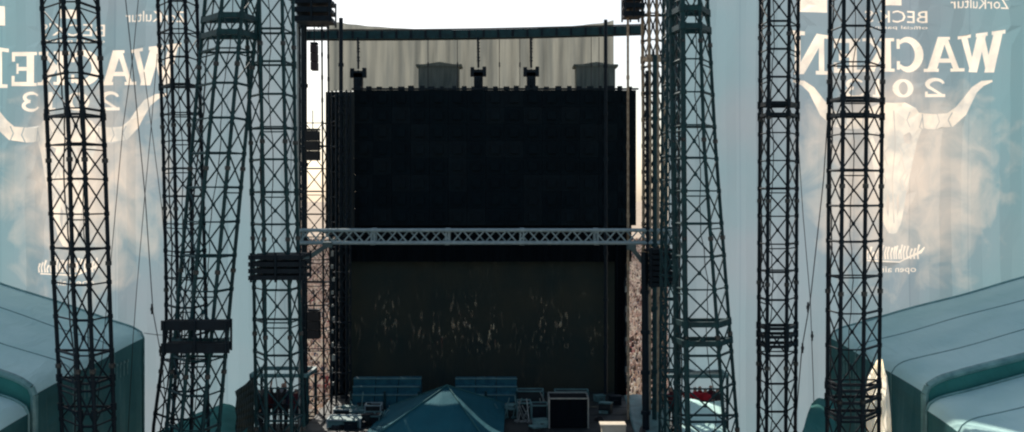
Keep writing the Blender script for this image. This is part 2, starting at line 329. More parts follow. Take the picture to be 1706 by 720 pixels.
def artwork(ox, oy):
    pos = []; neg = []; fad = []
    def put(polys, xl, xr, yt, yb, ytl=None, dest=pos):   # mirrored: local u=0 sits at the right
        for p in polys:
            q = []
            for u, v in p:
                x = xr-u*(xr-xl); top = yt if ytl is None else yt+(ytl-yt)*u
                q.append((x+ox, yb+(top-yb)*v+oy))
            dest.append(q)
    put(G['W'], 1594, 1675, 50, 121, 62); put(G['A'], 1540, 1602, 62, 120); put(G['C'], 1484, 1541, 62, 120)
    put(G['K'], 1435, 1490, 64, 120); put(G['E'], 1385, 1434, 64, 121); put(G['N'], 1317, 1382, 58, 124, 50)
    put(G['2'], 1538, 1578, 131, 162); put(G['0'], 1484, 1524, 132, 163); put(G['1'], 1446, 1474, 132, 162); put(G['3'], 1404, 1442, 131, 163)
    for s, a in (("BECK'S", (1440, 1546, 17, 38)), ('ZorKultur', (1583, 1682, -3, 15)), ('official partner', (1440, 1546, 43, 50)), ('open air', (1466, 1528, 444, 457))):
        if s not in TXT: TXT[s] = text_tris(s)
        put(TXT[s], *a)
    pos.append([(x+ox, y+oy) for x, y in rc(1332, -12, 1380, 20)])
    pos.append([(x+ox, y+oy) for x, y in rc(1475, -6, 1502, 9)])
    # bull skull emblem
    c = 1487
    half = [(0,172),(20,171),(40,180),(50,196),(49,216),(42,236),(37,262),(31,292),(24,325),(20,352),(15,374),(7,388),(0,390)]
    for s in (1, -1):
        fad.append([(c+s*x+ox, y+oy) for x, y in half])
        horn = [(44,201),(70,203),(95,200),(112,185),(124,166),(135,150),(150,139),(166,135)]
        fad.extend([[(x, y) for x, y in q] for q in ribbon([(c+s*x+ox, y+oy) for x, y in horn], [27,25,24,21,17,13,9,3])])
        neg.append([(c+s*x+ox, y+oy) for x, y in ((17,226),(29,220),(35,228),(30,240),(20,238))])
        neg.append([(c+s*x+ox, y+oy) for x, y in ((6,330),(10,322),(12,345),(8,362))])
        for pl in ([(50,196),(46,212),(58,222),(50,240),(58,262),(48,280),(40,300),(44,318),(34,340)], [(74,190),(78,203),(72,215)], [(14,262),(22,285),(12,300),(18,318)], [(98,188),(92,200),(97,212)], [(50,190),(52,214),(62,217),(84,215)], [(30,186),(24,200),(30,212)], [(8,245),(16,256),(10,276)], [(27,290),(20,306),(25,318)], [(12,395),(20,380),(24,360),(32,340)], [(58,262),(70,258),(72,275)]):
            neg.extend(ribbon([(c+s*x+ox, y+oy) for x, y in pl], 1.7))
    neg.extend(ribbon([(c+ox, 185+oy), (c+3+ox, 240+oy), (c-2+ox, 300+oy), (c+2+ox, 372+oy)], 1.6))
    # script line under the skull
    rr = random.Random(3); x = 1440
    while x < 1534:
        h = rr.uniform(12, 26); pos.extend(ribbon([(x+ox, 432+oy), (x-1+ox, 432-h*.5+oy), (x+2+ox, 432-h+oy)], [3, 2.2, 3.4])); x += rr.uniform(4, 6)
    pos.extend(ribbon([(1442+ox, 434+oy), (1500+ox, 437+oy), (1536+ox, 420+oy), (1542+ox, 412+oy)], [2, 2, 5, 2]))
    return pos, neg, fad
YB = 45.0
def banner(label, x0, x1, y0, y1, ox, oy, cc, ph):
    pos, neg, fad = artwork(ox, oy)
    inside = lambda q: all(x0+2 < x < x1-2 and y0+2 < y < y1-2 for x, y in q)
    pos = [q for q in pos if inside(q)]; neg = [q for q in neg if inside(q)]; fad = [q for q in fad if inside(q)]
    vs = []; fs = []
    def add(q):
        b0 = len(vs); vs.extend(Vector((x, y)) for x, y in q); fs.append(list(range(b0, b0+len(q))))
    add(rc(x0, y0, x1, y1))
    for q in pos+fad+neg: 
        a = sum(q[i][0]*q[(i+1) % len(q)][1]-q[(i+1) % len(q)][0]*q[i][1] for i in range(len(q)))
        add(q if a > 0 else q[::-1])
    gx = np.arange(x0+11, x1-5, 17); gy = np.arange(y0+13, y1-5, 34)
    for x in gx:
        for y in gy: vs.append(Vector((x+rng.uniform(-1, 1), y+rng.uniform(-1, 1))))
    V, E, Fc, _, _, of = delaunay_2d_cdt(vs, [], fs, 0, 0.02)
    m = MB(); np_ = len(pos)
    def w(p):
        x, y = p; f = (x-x0)/(x1-x0)
        d = 0.10*math.sin(x*0.045+ph)+0.05*math.sin(x*0.12+y*0.006)+0.07*math.sin(y*0.013+x*0.01)
        q = P(x, y, YB); q.y += d; return tuple(q)
    m.v = [w(v) for v in V]
    cen = np.array([[sum(V[i][0] for i in f)/3, sum(V[i][1] for i in f)/3] for f in Fc])
    def mask(polys):
        res = np.zeros(len(cen), bool)
        for q in polys:
            c_ = np.zeros(len(cen), bool); n_ = len(q)
            for i in range(n_):
                (xa, ya), (xb, yb) = q[i], q[(i+1) % n_]
                if ya == yb: continue
                c_ ^= ((ya > cen[:, 1]) != (yb > cen[:, 1])) & (cen[:, 0] < (xb-xa)*(cen[:, 1]-ya)/(yb-ya)+xa)
            res |= c_
        return res
    mn = ~mask(neg); mp_ = mask(pos) & mn; mk = np.where(mp_, 1, np.where(mask(fad) & mn, 2, 0))
    m.f = [tuple(f) for f in Fc]; m.m = [int(k) for k in mk]
    em = P(1487+ox, 265+oy, YB)
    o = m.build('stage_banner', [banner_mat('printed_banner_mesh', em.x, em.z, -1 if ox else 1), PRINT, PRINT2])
    root = thing('banner', label, 'banner', (em.x, YB, 0), 'printed banners beside the stage')
    o.name = 'printed_sheet'; o.parent = root; o.matrix_parent_inverse = Matrix.Translation(-Vector(root.location))
    # hem rope with eyelets, bottom batten
    h = MB(); h.path([Vector(w((x0+k*(x1-x0)/20, y1)))+Vector((0,-.02,0)) for k in range(21)], 0.035)
    h.build('bottom_batten', GALV, root)
    e = MB()
    for xx in ((x1-1) if x1 < 853 else (x0+1),):
        e.path([Vector(w((xx, y0+k*(y1-y0)/30)))+Vector((0,-.03,0)) for k in range(31)], 0.03)
    e.build('edge_rope', GALV, root)
    return root
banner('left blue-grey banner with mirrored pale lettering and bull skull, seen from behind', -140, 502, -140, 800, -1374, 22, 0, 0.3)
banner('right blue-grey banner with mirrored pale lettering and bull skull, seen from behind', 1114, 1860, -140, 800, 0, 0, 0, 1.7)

# ---------------------------------------------------------------- stage: screen, scrim, roof cloth
t = thing('video_screen', 'huge black video wall seen from the back, filling the stage opening above the silver truss', 'video screen', P(800, 376, 46.0))
m = MB(); a = P(590, 150, 46); c = P(1060, 376, 46)
cols, rows = 15, 8
for i in range(cols):
    for j in range(rows):
        x = a.x+(c.x-a.x)*(i+.5)/cols; z = c.z+(a.z-c.z)*(j+.5)/rows
        hx = (c.x-a.x)/cols/2-0.004; hz = (a.z-c.z)/rows/2-0.004
        mi = 1 if rng.random() < .3 else 0; m.box((x, 46.15+rng.uniform(-.01, .01), z), (hx, 0.13, hz), mi=mi); m.box((x, 45.98, z), (hx*.45, 0.04, hz*.5), mi=mi)
m.box(((a.x+c.x)/2, 46.32, (a.z+c.z)/2), ((c.x-a.x)/2, .03, (a.z-c.z)/2))
m.build('cabinet_grid', [LEDM, pbr('led_cabinet_worn', (.0018,.010,.0155), (.001,.007,.011), 2, .75, spec=.18)], t)
m = MB()
for i in range(27):
    x = a.x+(c.x-a.x)*(i+.5)/27+random.uniform(-.06, .06); m.box((x, 46.1, a.z+.08), (.07+random.random()*.08, .1, .06+random.random()*.05))
m.bar((a.x-.1, 46.05, a.z+.05), (c.x+.1, 46.05, a.z+.05), .12, .07)
m.build('rigging_rail', STEEL, t)
m = MB(); p0 = P(541, 152, 45.6); p1 = P(589, 395, 45.6)
n = 24
for k in range(n):
    xa = p0.x+(p1.x-p0.x)*k/n; xb = p0.x+(p1.x-p0.x)*(k+1)/n
    ya = 45.8+.1*math.sin(k*1.9); yb = 45.8+.1*math.sin((k+1)*1.9)
    m.face([(xa, ya, p1.z), (xb, yb, p1.z), (xb, yb, p0.z), (xa, ya, p0.z)])
SIDE = pbr('charcoal_side_drape', (0.02, 0.03, 0.03), (0.01, 0.017, 0.019), 2, 0.85, 0, 0.3, stretch=(4, 4, .5))
m.build('side_drape', SIDE, t)
# lattice seen on the drape
tower('flat dark lattice strip in front of the left side drape of the screen',
      [(100,[553,560,577,584]),(720,[553,560,577,584])], 44.6, 0.3, 42, 160, (STEEL, STEEL), 3, 1.5, (), 4, top=150, group=IT, name='truss_mast')

def drape(name, label, x0, y0, x1, y1, Y, mat, folds, amp, nrow=6, cat='drape', sag=None, top_curve=None):
    m = MB(); n = folds*6
    def q(i, j):
        u = i/n; v = j/nrow; x = x0+(x1-x0)*u
        yt = top_curve(u) if top_curve else y0
        p = P(x, yt+(y1-yt)*v, Y); p.y += amp*math.sin(u*folds*2*math.pi+math.sin(u*17)*1.5+v*.8)*(0.5+.5*v); return p
    for j in range(nrow):
        for i in range(n): m.face([q(i, j+1), q(i+1, j+1), q(i+1, j), q(i, j)])
    o = m.build(name, mat, smooth=True, origin=P((x0+x1)/2, y1, Y)); bm = bmesh.new(); bm.from_mesh(o.data); bmesh.ops.remove_doubles(bm, verts=bm.verts, dist=.001); bm.to_mesh(o.data); bm.free()
    return tag(o, label, cat)
drape('roof_cloth', 'sheer beige cloth hanging in folds above the black screen', 548, 36, 1022, 152, 50, ROOFCLOTH, 15, 0.14, 8,
      top_curve=lambda u: 34+17*math.sin(math.pi*min(1, max(0, u)))**0.7, cat='cloth')
# scrim with fine mesh
m_, nt, out = newmat('dark_scrim_mesh')
d = nt.nodes.new('ShaderNodeBsdfDiffuse'); tr = nt.nodes.new('ShaderNodeBsdfTransparent'); mx = nt.nodes.new('ShaderNodeMixShader')
col, fac = noisecol(nt, (0.030, 0.044, 0.042), (0.048, 0.054, 0.044), 0.6)
nt.links.new(col, d.inputs['Color'])
n2 = nt.nodes.new('ShaderNodeTexNoise'); tc = nt.nodes.new('ShaderNodeTexCoord'); n2.inputs['Scale'].default_value = 0.55; n2.inputs['Detail'].default_value = 4
nt.links.new(tc.outputs['Object'], n2.inputs['Vector'])
rr_ = nt.nodes.new('ShaderNodeMapRange'); rr_.inputs['From Min'].default_value = .42; rr_.inputs['From Max'].default_value = .68; rr_.inputs['To Min'].default_value = .0; rr_.inputs['To Max'].default_value = .5
mpp = nt.nodes.new('ShaderNodeMapping'); mpp.inputs['Scale'].default_value = (2.4, 1, .7); nt.links.new(tc.outputs['Object'], mpp.inputs['Vector']); nt.links.new(mpp.outputs[0], n2.inputs['Vector'])
sp = nt.nodes.new('ShaderNodeSeparateXYZ'); nt.links.new(tc.outputs['Object'], sp.inputs[0])
def mth(op, a, b=None, b2=None):
    x = nt.nodes.new('ShaderNodeMath'); x.operation = op; nt.links.new(a, x.inputs[0])
    if b is not None: x.inputs[1].default_value = b
    if b2 is not None: nt.links.new(b2, x.inputs[1])
    return x.outputs[0]
band = mth('SUBTRACT', mth('MULTIPLY', mth('ABSOLUTE', mth('SUBTRACT', sp.outputs['Z'], 3.4)), -.6), -1.0); band = mth('MAXIMUM', band, 0.04); bx = mth('MAXIMUM', mth('ADD', mth('MULTIPLY', mth('ABSOLUTE', mth('ADD', sp.outputs['X'], -.1)), -.15), 1.05), 0.06); band = mth('MULTIPLY', band, None, bx)
nt.links.new(n2.outputs['Fac'], rr_.inputs['Value']); n3 = nt.nodes.new('ShaderNodeTexNoise'); n3.inputs['Scale'].default_value = 5.0; n3.inputs['Detail'].default_value = 3
mp3 = nt.nodes.new('ShaderNodeMapping'); mp3.inputs['Scale'].default_value = (1.6, 1, .45); nt.links.new(tc.outputs['Object'], mp3.inputs['Vector']); nt.links.new(mp3.outputs[0], n3.inputs['Vector'])
r3 = nt.nodes.new('ShaderNodeMapRange'); r3.inputs['From Min'].default_value = .53; r3.inputs['From Max'].default_value = .66; nt.links.new(n3.outputs['Fac'], r3.inputs['Value'])
nt.links.new(mth('MULTIPLY', mth('MULTIPLY', rr_.outputs[0], None, band), None, r3.outputs[0]), mx.inputs['Fac'])
tr.inputs['Color'].default_value = (.85, 1, .95, 1)
nt.links.new(d.outputs[0], mx.inputs[1]); nt.links.new(tr.outputs[0], mx.inputs[2]); nt.links.new(mx.outputs[0], out.inputs['Surface'])
SCRIM = m_
drape('scrim', 'dark see-through gauze under the silver truss with the crowd glimmering through', 574, 404, 1036, 668, 47.5, SCRIM, 9, 0.05, 4, cat='gauze')
drape('drape', 'dark narrow side drape between the left crowd strip and the gauze', 552, 404, 580, 690, 46.8, BLACK, 5, 0.08, 4)
drape('drape', 'dark narrow side drape between the gauze and the right crowd strip', 1024, 404, 1044, 690, 46.8, BLACK, 4, 0.08, 4)
drape('border_drape', 'black overhead border hanging just below the silver truss', 560, 372, 1052, 436, 47.1, BLACK, 14, 0.07, 3, cat='drape')

# roof beam
t = thing('roof_beam', 'dark green roof beam spanning above the beige cloth', 'beam', P(780, 64, 47.0))
m = MB(); pts = [P(492+(1072-492)*k/24, 59-9*(k/24)+3*math.sin(math.pi*k/24), 47.0) for k in range(25)]
for q0, q1 in zip(pts[:-1], pts[1:]): m.bar(q0, q1, .34, .36)
m.build('girder', STEEL_BLUE, t)
m = MB()
for k in range(25):
    q = pts[k]; m.box((q.x, q.y-.19, q.z), (.05, .02, .17))
m.path([p+Vector((0, 0, .24)) for p in pts], .03); m.path([p+Vector((0, .0, -.2)) for p in pts], .035)
m.build('clamp_plates', STEEL, t)
m = MB()
hem = [P(552+(1018-552)*k/20, 36+15*math.sin(math.pi*k/20)**.7, 49.6) for k in range(21)]
for k in range(20):
    m.face([hem[k], hem[k+1], hem[k+1]+Vector((0, -2.4, -.35)), hem[k]+Vector((0, -2.4, -.35))])
HEMC = cloth('dusty_awning', (.3, .3, .28), (.2, .22, .21), 2, .4, .35)
tag(m.build('awning', HEMC, origin=P(780, 60, 48)), 'thin sagging grey awning edge along the top of the stage roof', 'awning')

# hoists and covered boxes on the cloth
for i, (x, yb, lab) in enumerate(((597, 115, 'chain hoist hanging in front of the beige cloth, leftmost of three'), (797, 113, 'chain hoist hanging just right of the left covered box'), (885, 113, 'chain hoist hanging midway between the two covered boxes, nearest the right one'))):
    Y = 46.6; t = thing('chain_hoist', lab, 'hoist', P(x, 150, Y), 'chain hoists above the black screen')
    m = MB(); m.tube(P(x-1, 62, Y), P(x, yb, Y), .045, 6)
    for k in range(9): m.box(P(x, 66+k*5, Y), (.06, .03, .035), rot=k)
    m.build('chain', STEEL, t)
    m = MB(); q = P(x, (yb+150)/2+6, Y); m.box(q, (.19, .16, .42)); m.box(P(x, yb+9, Y), (.34, .16, .14)); m.box(P(x-10, yb+7, Y), (.08, .1, .2)); m.box(P(x+10, yb+5, Y), (.08, .1, .17))
    m.build('motor_body', STEEL, t)
    m = MB(); m.tube(P(x-3, 146, Y-.2), P(x+3, 130, Y-.2), .03, 6); m.tube(P(x-3, 146, Y-.2), P(x, yb+2, Y-.1), .02, 6); m.build('hook', STEEL, t)
for i, (x0, x1, lab) in enumerate(((694, 766, 'grey cloth-covered box hanging before the beige cloth, left of centre'), (957, 1027, 'grey cloth-covered box hanging at the right end of the beige cloth'))):
    Y = 48.6; t = thing('covered_box', lab, 'box', P((x0+x1)/2, 150, Y), 'covered boxes above the black screen')
    m = MB(); A, B, Cc, D = P(x0+3, 150, Y), P(x1-2, 150, Y), P(x1-2, 110, Y), P(x0+3, 110, Y)
    bk = Vector((0, 1.1, 0))
    n = 12
    for k in range(n):
        s0, s1 = k/n, (k+1)/n
        o0 = Vector((0, .06*math.sin(k*1.7), 0)); o1 = Vector((0, .06*math.sin((k+1)*1.7), 0))
        m.face([A.lerp(B, s0)+o0, A.lerp(B, s1)+o1, D.lerp(Cc, s1), D.lerp(Cc, s0)])
    m.face([A, D, D+bk, A+bk]); m.face([B, B+bk, Cc+bk, Cc]); m.face([A+bk, D+bk, Cc+bk, B+bk])
    m.build('cover', GREYBOX, t)
    m = MB(); ap = P((x0+x1)/2+2, 103, Y+.5)
    E = [P(x0, 109, Y-.05), P(x1+2, 109, Y-.05), P(x1+2, 109, Y)+Vector((0, 1.2, .02)), P(x0, 109, Y)+Vector((0, 1.2, .02))]
    for k in range(4): m.face([E[k], E[(k+1) % 4], ap])
    for k in range(4): m.bar(E[k], E[(k+1) % 4], .06, .1)
    m.build('lid', GREYBOX, t)
m = MB()
for k, x in enumerate((713, 762, 832, 866, 985, 998)):
    m.v = []; m.f = []; m.m = []
    m.tube(P(x, 62, 46.8), P(x, 150, 46.8), .016, 5)
    m.tube(P(x, 104, 46.8), P(x, 112, 46.8), .035, 5)
    tag(m.build('steel_wire', CABLE, origin=P(x, 150, 46.8)), ['thin wire in front of the left covered box', 'thin wire at the right edge of the left covered box', 'thin wire between the middle and right hoists', 'thin wire just left of the rightmost hoist', 'thin wire crossing the middle of the right covered box', 'thin wire crossing the right covered box near the dark pole'][k], 'wire', 'wires hanging over the beige cloth')
    m = MB()

# silver truss
def box_truss(label, x0, x1, y0, y1, Y, dep, mat, nb, name='box_truss'):
    t = thing(name, label, 'truss', P((x0+x1)/2, y1, Y))
    R = 5.6/F*Y/2
    cs = [[P(x, y, Y)+Vector((0, d, 0)) for x in (x0, x1)] for y, d in ((y0, 0), (y1, 0), (y0, dep), (y1, dep))]
    for a_, b_ in cs:
        m = MB(); m.tube(a_, b_, R, 10)
        for k in range(1, 5):
            q = a_.lerp(b_, k/5); m.tube(q-Vector((.09, 0, 0)), q+Vector((.09, 0, 0)), R*1.35, 10)
        m.build('chord', mat, t, smooth=False)
    for (i, j, off) in ((0, 1, 0), (2, 3, 1), (0, 2, 0), (1, 3, 1)):
        m = MB()
        for k in range(nb):
            s0, s1 = k/nb, (k+1)/nb
            if (k+off) % 2: m.tube(cs[i][0].lerp(cs[i][1], s0), cs[j][0].lerp(cs[j][1], s1), R*.5, 6)
            else: m.tube(cs[j][0].lerp(cs[j][1], s0), cs[i][0].lerp(cs[i][1], s1), R*.5, 6)
        for k in range(6):
            for e in (-.06, .06):
                q0 = cs[i][0].lerp(cs[i][1], k/5); q1 = cs[j][0].lerp(cs[j][1], k/5); v = Vector((e, 0, 0))
                m.tube(q0+v, q1+v, R*.5, 6)
        m.build('lacing', mat, t)
    return t
box_truss('long silver box truss running across the stage under the black screen', 497, 1118, 384, 405, 41.0, 0.55, ALU, 34)

# brackets + platforms at truss ends
def bracket(label, x0, y0, x1, y1, Y):
    m = MB(); m.bar(P(x0, y0, Y), P(x1, y1, Y), .2, .16); m.box(P(x0, y0, Y), (.16, .14, .1)); m.box(P(x1, y1, Y), (.16, .14, .1))
    tag(m.build('diagonal_brace', pbr('green_grey_brace', (.07, .13, .13), (.04, .08, .09), 5, .5), origin=P(x1, y1, Y)), label, 'brace', 'braces under the ends of the silver truss')
bracket('grey-green diagonal brace under the left end of the silver truss', 546, 408, 487, 448, 40.2)
bracket('grey-green diagonal brace under the right end of the silver truss', 1052, 412, 1082, 452, 40.2)
def platform(label, x0, x1, y0, y1, Y, dep, rows, rail=True, mat=STEEL, group='work platforms on the towers'):
    t = thing('work_platform', label, 'platform', P((x0+x1)/2, y1, Y), group)
    a_ = P(x0, y0, Y); c_ = P(x1, y1, Y)
    for k in range(rows):
        m = MB(); z = a_.z+(c_.z-a_.z)*k/max(1, rows-1)
        h = (a_.z-c_.z)/rows*.33
        for q in range(6):
            yy = Y+dep*(q+.5)/6; m.box(((a_.x+c_.x)/2, yy, z+random.uniform(-.01, .01)), ((c_.x-a_.x)/2-random.uniform(0, .06), dep/12-.01, h))
        m.box(((a_.x+c_.x)/2, Y-.04, z-.02), ((c_.x-a_.x)/2+.05, .03, h*1.3))
        m.build('deck', mat, t)
    for xx in (a_.x+.04, c_.x-.04, (a_.x+c_.x)/2):
        for yy in (Y-.1, Y+dep):
            m = MB(); m.tube((xx, yy, c_.z-.15), (xx, yy, a_.z+.12), .035, 6); m.build('upright', mat, t)
    return t
platform('dark stacked work platform around the middle of the upright tower on the left', 417, 503, 428, 462, 33.1, 1.6, 4)
platform('dark stacked platform under the right end of the silver truss', 1083, 1124, 418, 474, 39.2, 1.2, 7)
platform('dark high platform at the top of the left truss mast against the sky', 488, 551, 0, 30, 40.6, 1.4, 3)
platform('dark high platform at the top right of the sky opening', 1040, 1072, -6, 22, 41, 1.2, 3)
platform('dark double crossbeam on the leaning tower low on the left', 272, 380, 541, 579, 31.6, .5, 2)

def speaker(label, x0, x1, y0, y1, Y, mat):
    t = thing('hanging_speaker', label, 'speaker', P((x0+x1)/2, y1, Y), 'loudspeakers hanging beside the left truss mast')
    a_ = P(x0, y0, Y); c_ = P(x1, y1, Y); m = MB(); n = max(2, int((y1-y0)/14))
    for k in range(n):
        z0 = a_.z+(c_.z-a_.z)*k/n; z1 = a_.z+(c_.z-a_.z)*(k+.93)/n; s = .03*k
        m.box(((a_.x+c_.x)/2, Y+.2+s, (z0+z1)/2), ((c_.x-a_.x)/2, .25, (z0-z1)/2))
    m.build('cabinet', mat, t)
    m = MB(); m.tube(((a_.x+c_.x)/2, Y+.2, a_.z+.8), ((a_.x+c_.x)/2, Y+.2, a_.z), .02, 6); m.box(((a_.x+c_.x)/2, Y+.2, a_.z+.06), ((c_.x-a_.x)/2*1.1, .2, .03)); m.build('hanging_frame', STEEL, t)
speaker('brown-black narrow speaker hanging high in the left sky gap', 517, 527, 74, 117, 41.2, pbr('maroon_black', (.03, .018, .022), None, 4, .6))
speaker('black speaker hanging halfway up the left sky gap', 509, 530, 218, 268, 41.2, pbr('speaker_black', (.012, .013, .015), None, 4, .6))
speaker('black speaker hanging in front of the left crowd strip', 512, 531, 520, 566, 41.2, pbr('speaker_black_low', (.01, .011, .013), None, 4, .6))

# lamp strings on the two sides of the crowd strips
def string(label, x, y0, y1, Y):
    t = thing('cable_bundle', label, 'cable', P(x, y1, Y), 'cable bundles beside the crowd strips')
    m = MB(); pts = [P(x+1.6*math.sin(k*1.1), y0+(y1-y0)*k/24, Y) for k in range(25)]; m.path(pts, .05, 6); m.build('cable', STEEL, t)
    m = MB()
    for k in range(1, 24, 2): m.box(pts[k]+Vector((.05, -.03, 0)), (.05, .05, .09*random.uniform(.5, 1.4)), rot=random.random())
    m.build('clips', GALV, t)
string('knotted dark cable bundle with pale clips beside the left crowd strip', 552, 390, 650, 44)
string('knotted dark cable bundle with pale clips beside the right crowd strip', 1043, 440, 640, 44)

# guy wires
def wire(label, pts, Y, px, knots=()):
    m = MB(); q = [P(x, y, Y) for x, y in pts]; m.path(q, px/F*Y/2, 5)
    for x, y in knots: p = P(x, y, Y); m.tube(p+Vector((0, 0, .16)), p-Vector((0, 0, .16)), .03, 6); m.tube(p+Vector((0, 0, .05)), p-Vector((0, 0, .05)), .05, 6)
    tag(m.build('guy_wire', CABLE, origin=q[-1]), label, 'wire', 'guy wires beside the lattice towers')
wire('guy wire slanting from the top left down to the foot of the slim tower', [(203, -60), (222, 120), (242, 330), (255, 520), (268, 590), (300, 905)], 34, 1.6, ((253, 515), (267, 585)))
wire('guy wire slanting left as it falls behind the widest tower', [(236, -60), (222, 90), (205, 210), (188, 400), (160, 700)], 36, 1.3)
wire('guy wire crossing between the two left towers and leaning left at its foot', [(262, 90), (252, 210), (240, 340), (228, 480), (222, 560), (205, 880)], 36.5, 1.2)
wire('short guy wire next to the slim left tower', [(240, 120), (256, 240), (270, 350), (280, 500)], 36.5, 1.2)
wire('guy wire slanting down left to the slim tower on the right', [(1382, 150), (1372, 300), (1350, 500), (1336, 580), (1326, 700), (1318, 900)], 34, 1.8, ((1346, 512), (1337, 580)))
wire('guy wire slanting down right beside the slim tower on the right', [(1322, 120), (1338, 360), (1350, 500), (1355, 640), (1362, 900)], 36, 1.3, ((1353, 560),))
wire('thin horizontal rope tied to the slim left tower', [(240, 555), (262, 558), (300, 560)], 35, 1.2)

# ---------------------------------------------------------------- big tarpaulin tents lower left and right
def big_tent(side, label, Xw, zf, zn, rise_f, rise_n, Y0, Y1, name='marquee', outer=12):
    # side -1 left, +1 right; wall at Xw, roof climbs outwards
    t = thing(name, label, 'tent', (Xw+side*outer/2, (Y0+Y1)/2, 0), 'tarpaulin tents behind the stage')
    nx, ny = 22, 16
    def roof(u, v):
        Y = Y0+(Y1-Y0)*v; ez = zn+(zf-zn)*v; rs = rise_n+(rise_f-rise_n)*v
        X = Xw+side*outer*u
        # rounded eave
        e = min(1, u*outer/0.55); z = ez-.28+.28*math.sqrt(max(0, 1-(1-e)**2))
        z += rs*u+0.015*math.sin(v*9+u*4)+0.02*math.sin(u*19+v*3)-0.05*math.sin(math.pi*((v*4) % 1))*min(1, u*6)
        return Vector((X, Y, z))
    us = [0, .008, .018, .03, .046]+[.046+(1-.046)*k/nx for k in range(1, nx+1)]
    m = MB()
    for j in range(ny):
        for i in range(len(us)-1):
            q = [roof(us[i], j/ny), roof(us[i+1], j/ny), roof(us[i+1], (j+1)/ny), roof(us[i], (j+1)/ny)]
            m.face(q if side > 0 else q[::-1])
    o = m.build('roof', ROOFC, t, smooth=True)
    bm = bmesh.new(); bm.from_mesh(o.data); bmesh.ops.remove_doubles(bm, verts=bm.verts, dist=.001); bm.to_mesh(o.data); bm.free()
    # walls
    m = MB(); n = 22
    wob = lambda k: .06*math.sin(k*1.3)
    for k in range(n):
        a_ = roof(0, k/n); c_ = roof(0, (k+1)/n); 
        for r in range(4):
            z = lambda p, r: p.z*(1-r/4)
            w0, w1 = wob(k)*min(1, r), wob(k+1)*min(1, r); w2, w3 = wob(k)*min(1, r+1), wob(k+1)*min(1, r+1)
            m.face([(a_.x+w0, a_.y, z(a_, r)), (c_.x+w1, c_.y, z(c_, r)), (c_.x+w3, c_.y, z(c_, r+1)), (a_.x+w2, a_.y, z(a_, r+1))])
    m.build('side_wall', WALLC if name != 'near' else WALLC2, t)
    for v, Yd in ((0, Y0), (1, Y1)):
        m = MB()
        for i in range(len(us)-1):
            a_, c_ = roof(us[i], v), roof(us[i+1], v); m.face([(a_.x, a_.y, 0), (c_.x, c_.y, 0), c_, a_])
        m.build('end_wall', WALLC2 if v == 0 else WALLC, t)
    # piping over the roof at near end and across the far end
    for v, r in ((0, .11), (1, .035)):
        m = MB(); pts = [roof(0, v)*1.0]; pts = [Vector((Xw, pts[0].y, 0.2)), Vector((Xw, pts[0].y, pts[0].z))]+[roof(u, v)+Vector((0, 0, .04)) for u in us[1:]]
        pts = [p+Vector((-side*.03 if i < 3 else 0, 0, 0)) for i, p in enumerate(pts)]
        m.path(pts, r, 8); m.build('rim_tube', PIPE, t)
    for v in (.3, .68):
        m = MB(); p0 = roof(0, v); pts = [Vector((Xw-side*.02, p0.y, 0.2)), Vector((Xw-side*.02, p0.y, p0.z))]+[roof(u, v)+Vector((0, 0, .012)) for u in us[1:]]
        m.path(pts, .016, 5); m.build('seam', SEAMC, t)
        for q in range(4):
            m = MB(); yy = p0.y+.35*q+.2; z0 = p0.z-.45
            m.bar((Xw-side*.035, yy, z0), (Xw-side*.035, yy, z0-.5), .012, .05); m.box((Xw-side*.05, yy, z0), (.02, .04, .04)); m.build('strap', SEAMC, t)
    return t
big_tent(-1, 'teal tarpaulin tent behind the widest tower on the lower left, its roof seen from above', -14.0, 8.95, 8.5, 4.0, 4.1, 31.6, 41.0)
big_tent(-1, 'near teal tent with a rounded rim tube in the lower left corner', -14.05, 8.0, 7.5, 4.0, 4.0, 24.5, 31.35)
big_tent(1, 'teal tarpaulin tent behind the rightmost tower, its long roof seam rising to the right edge', 12.1, 8.95, 8.55, 3.3, 3.3, 31.6, 41.0)
big_tent(1, 'near teal tent with a rounded rim tube in the lower right corner', 12.05, 8.1, 7.6, 3.1, 3.1, 24.5, 31.35)

# added cream sheet standing in for a strip of sunlight
m = MB(); n = 14
prof = [(0, 600, 1464, 1474), (.15, 612, 1456, 1479), (.3, 630, 1448, 1485), (.5, 660, 1444, 1488), (.75, 700, 1445, 1489), (1, 760, 1446, 1490), (1.2, 840, 1448, 1485)]
nc = 8; grid = []
for f, y, xa, xb in prof:
    grid.append([P(xa+(xb-xa)*k/nc, y, 31.35)+Vector((0, .14*math.sin(k*1.7+f*3)+.25*k/nc, 0)) for k in range(nc+1)])
for r0, r1 in zip(grid[:-1], grid[1:]):
    for k in range(nc): m.face([r1[k], r1[k+1], r0[k+1], r0[k]])
o = m.build('sun_strip_sheet', SUNSTRIP, smooth=True, origin=P(1465, 840, 32.6))
tag(o, 'added cream sheet in place of a sunlit strip behind the foot of the rightmost tower', 'canvas')

# ---------------------------------------------------------------- stage deck and gear
t = thing('stage_deck', 'dark stage floor at the bottom centre below the gauze', 'stage', (-1.4, 40, 0))
m = MB(); m.box((-1.4, 41.2, 5.35), (6.3, 6.6, .12))
for k in range(9): m.box((-1.4, 35+k*1.5, 5.475), (6.28, .02, .006))
m.build('floor', DECK, t)
m = MB()
for x in (-7.3, -4, 0, 4.4):
    for y in (35.2, 41, 47.2): m.tube((x, y, 0), (x, y, 5.23), .1, 8)
m.build('legs', STEEL, t)

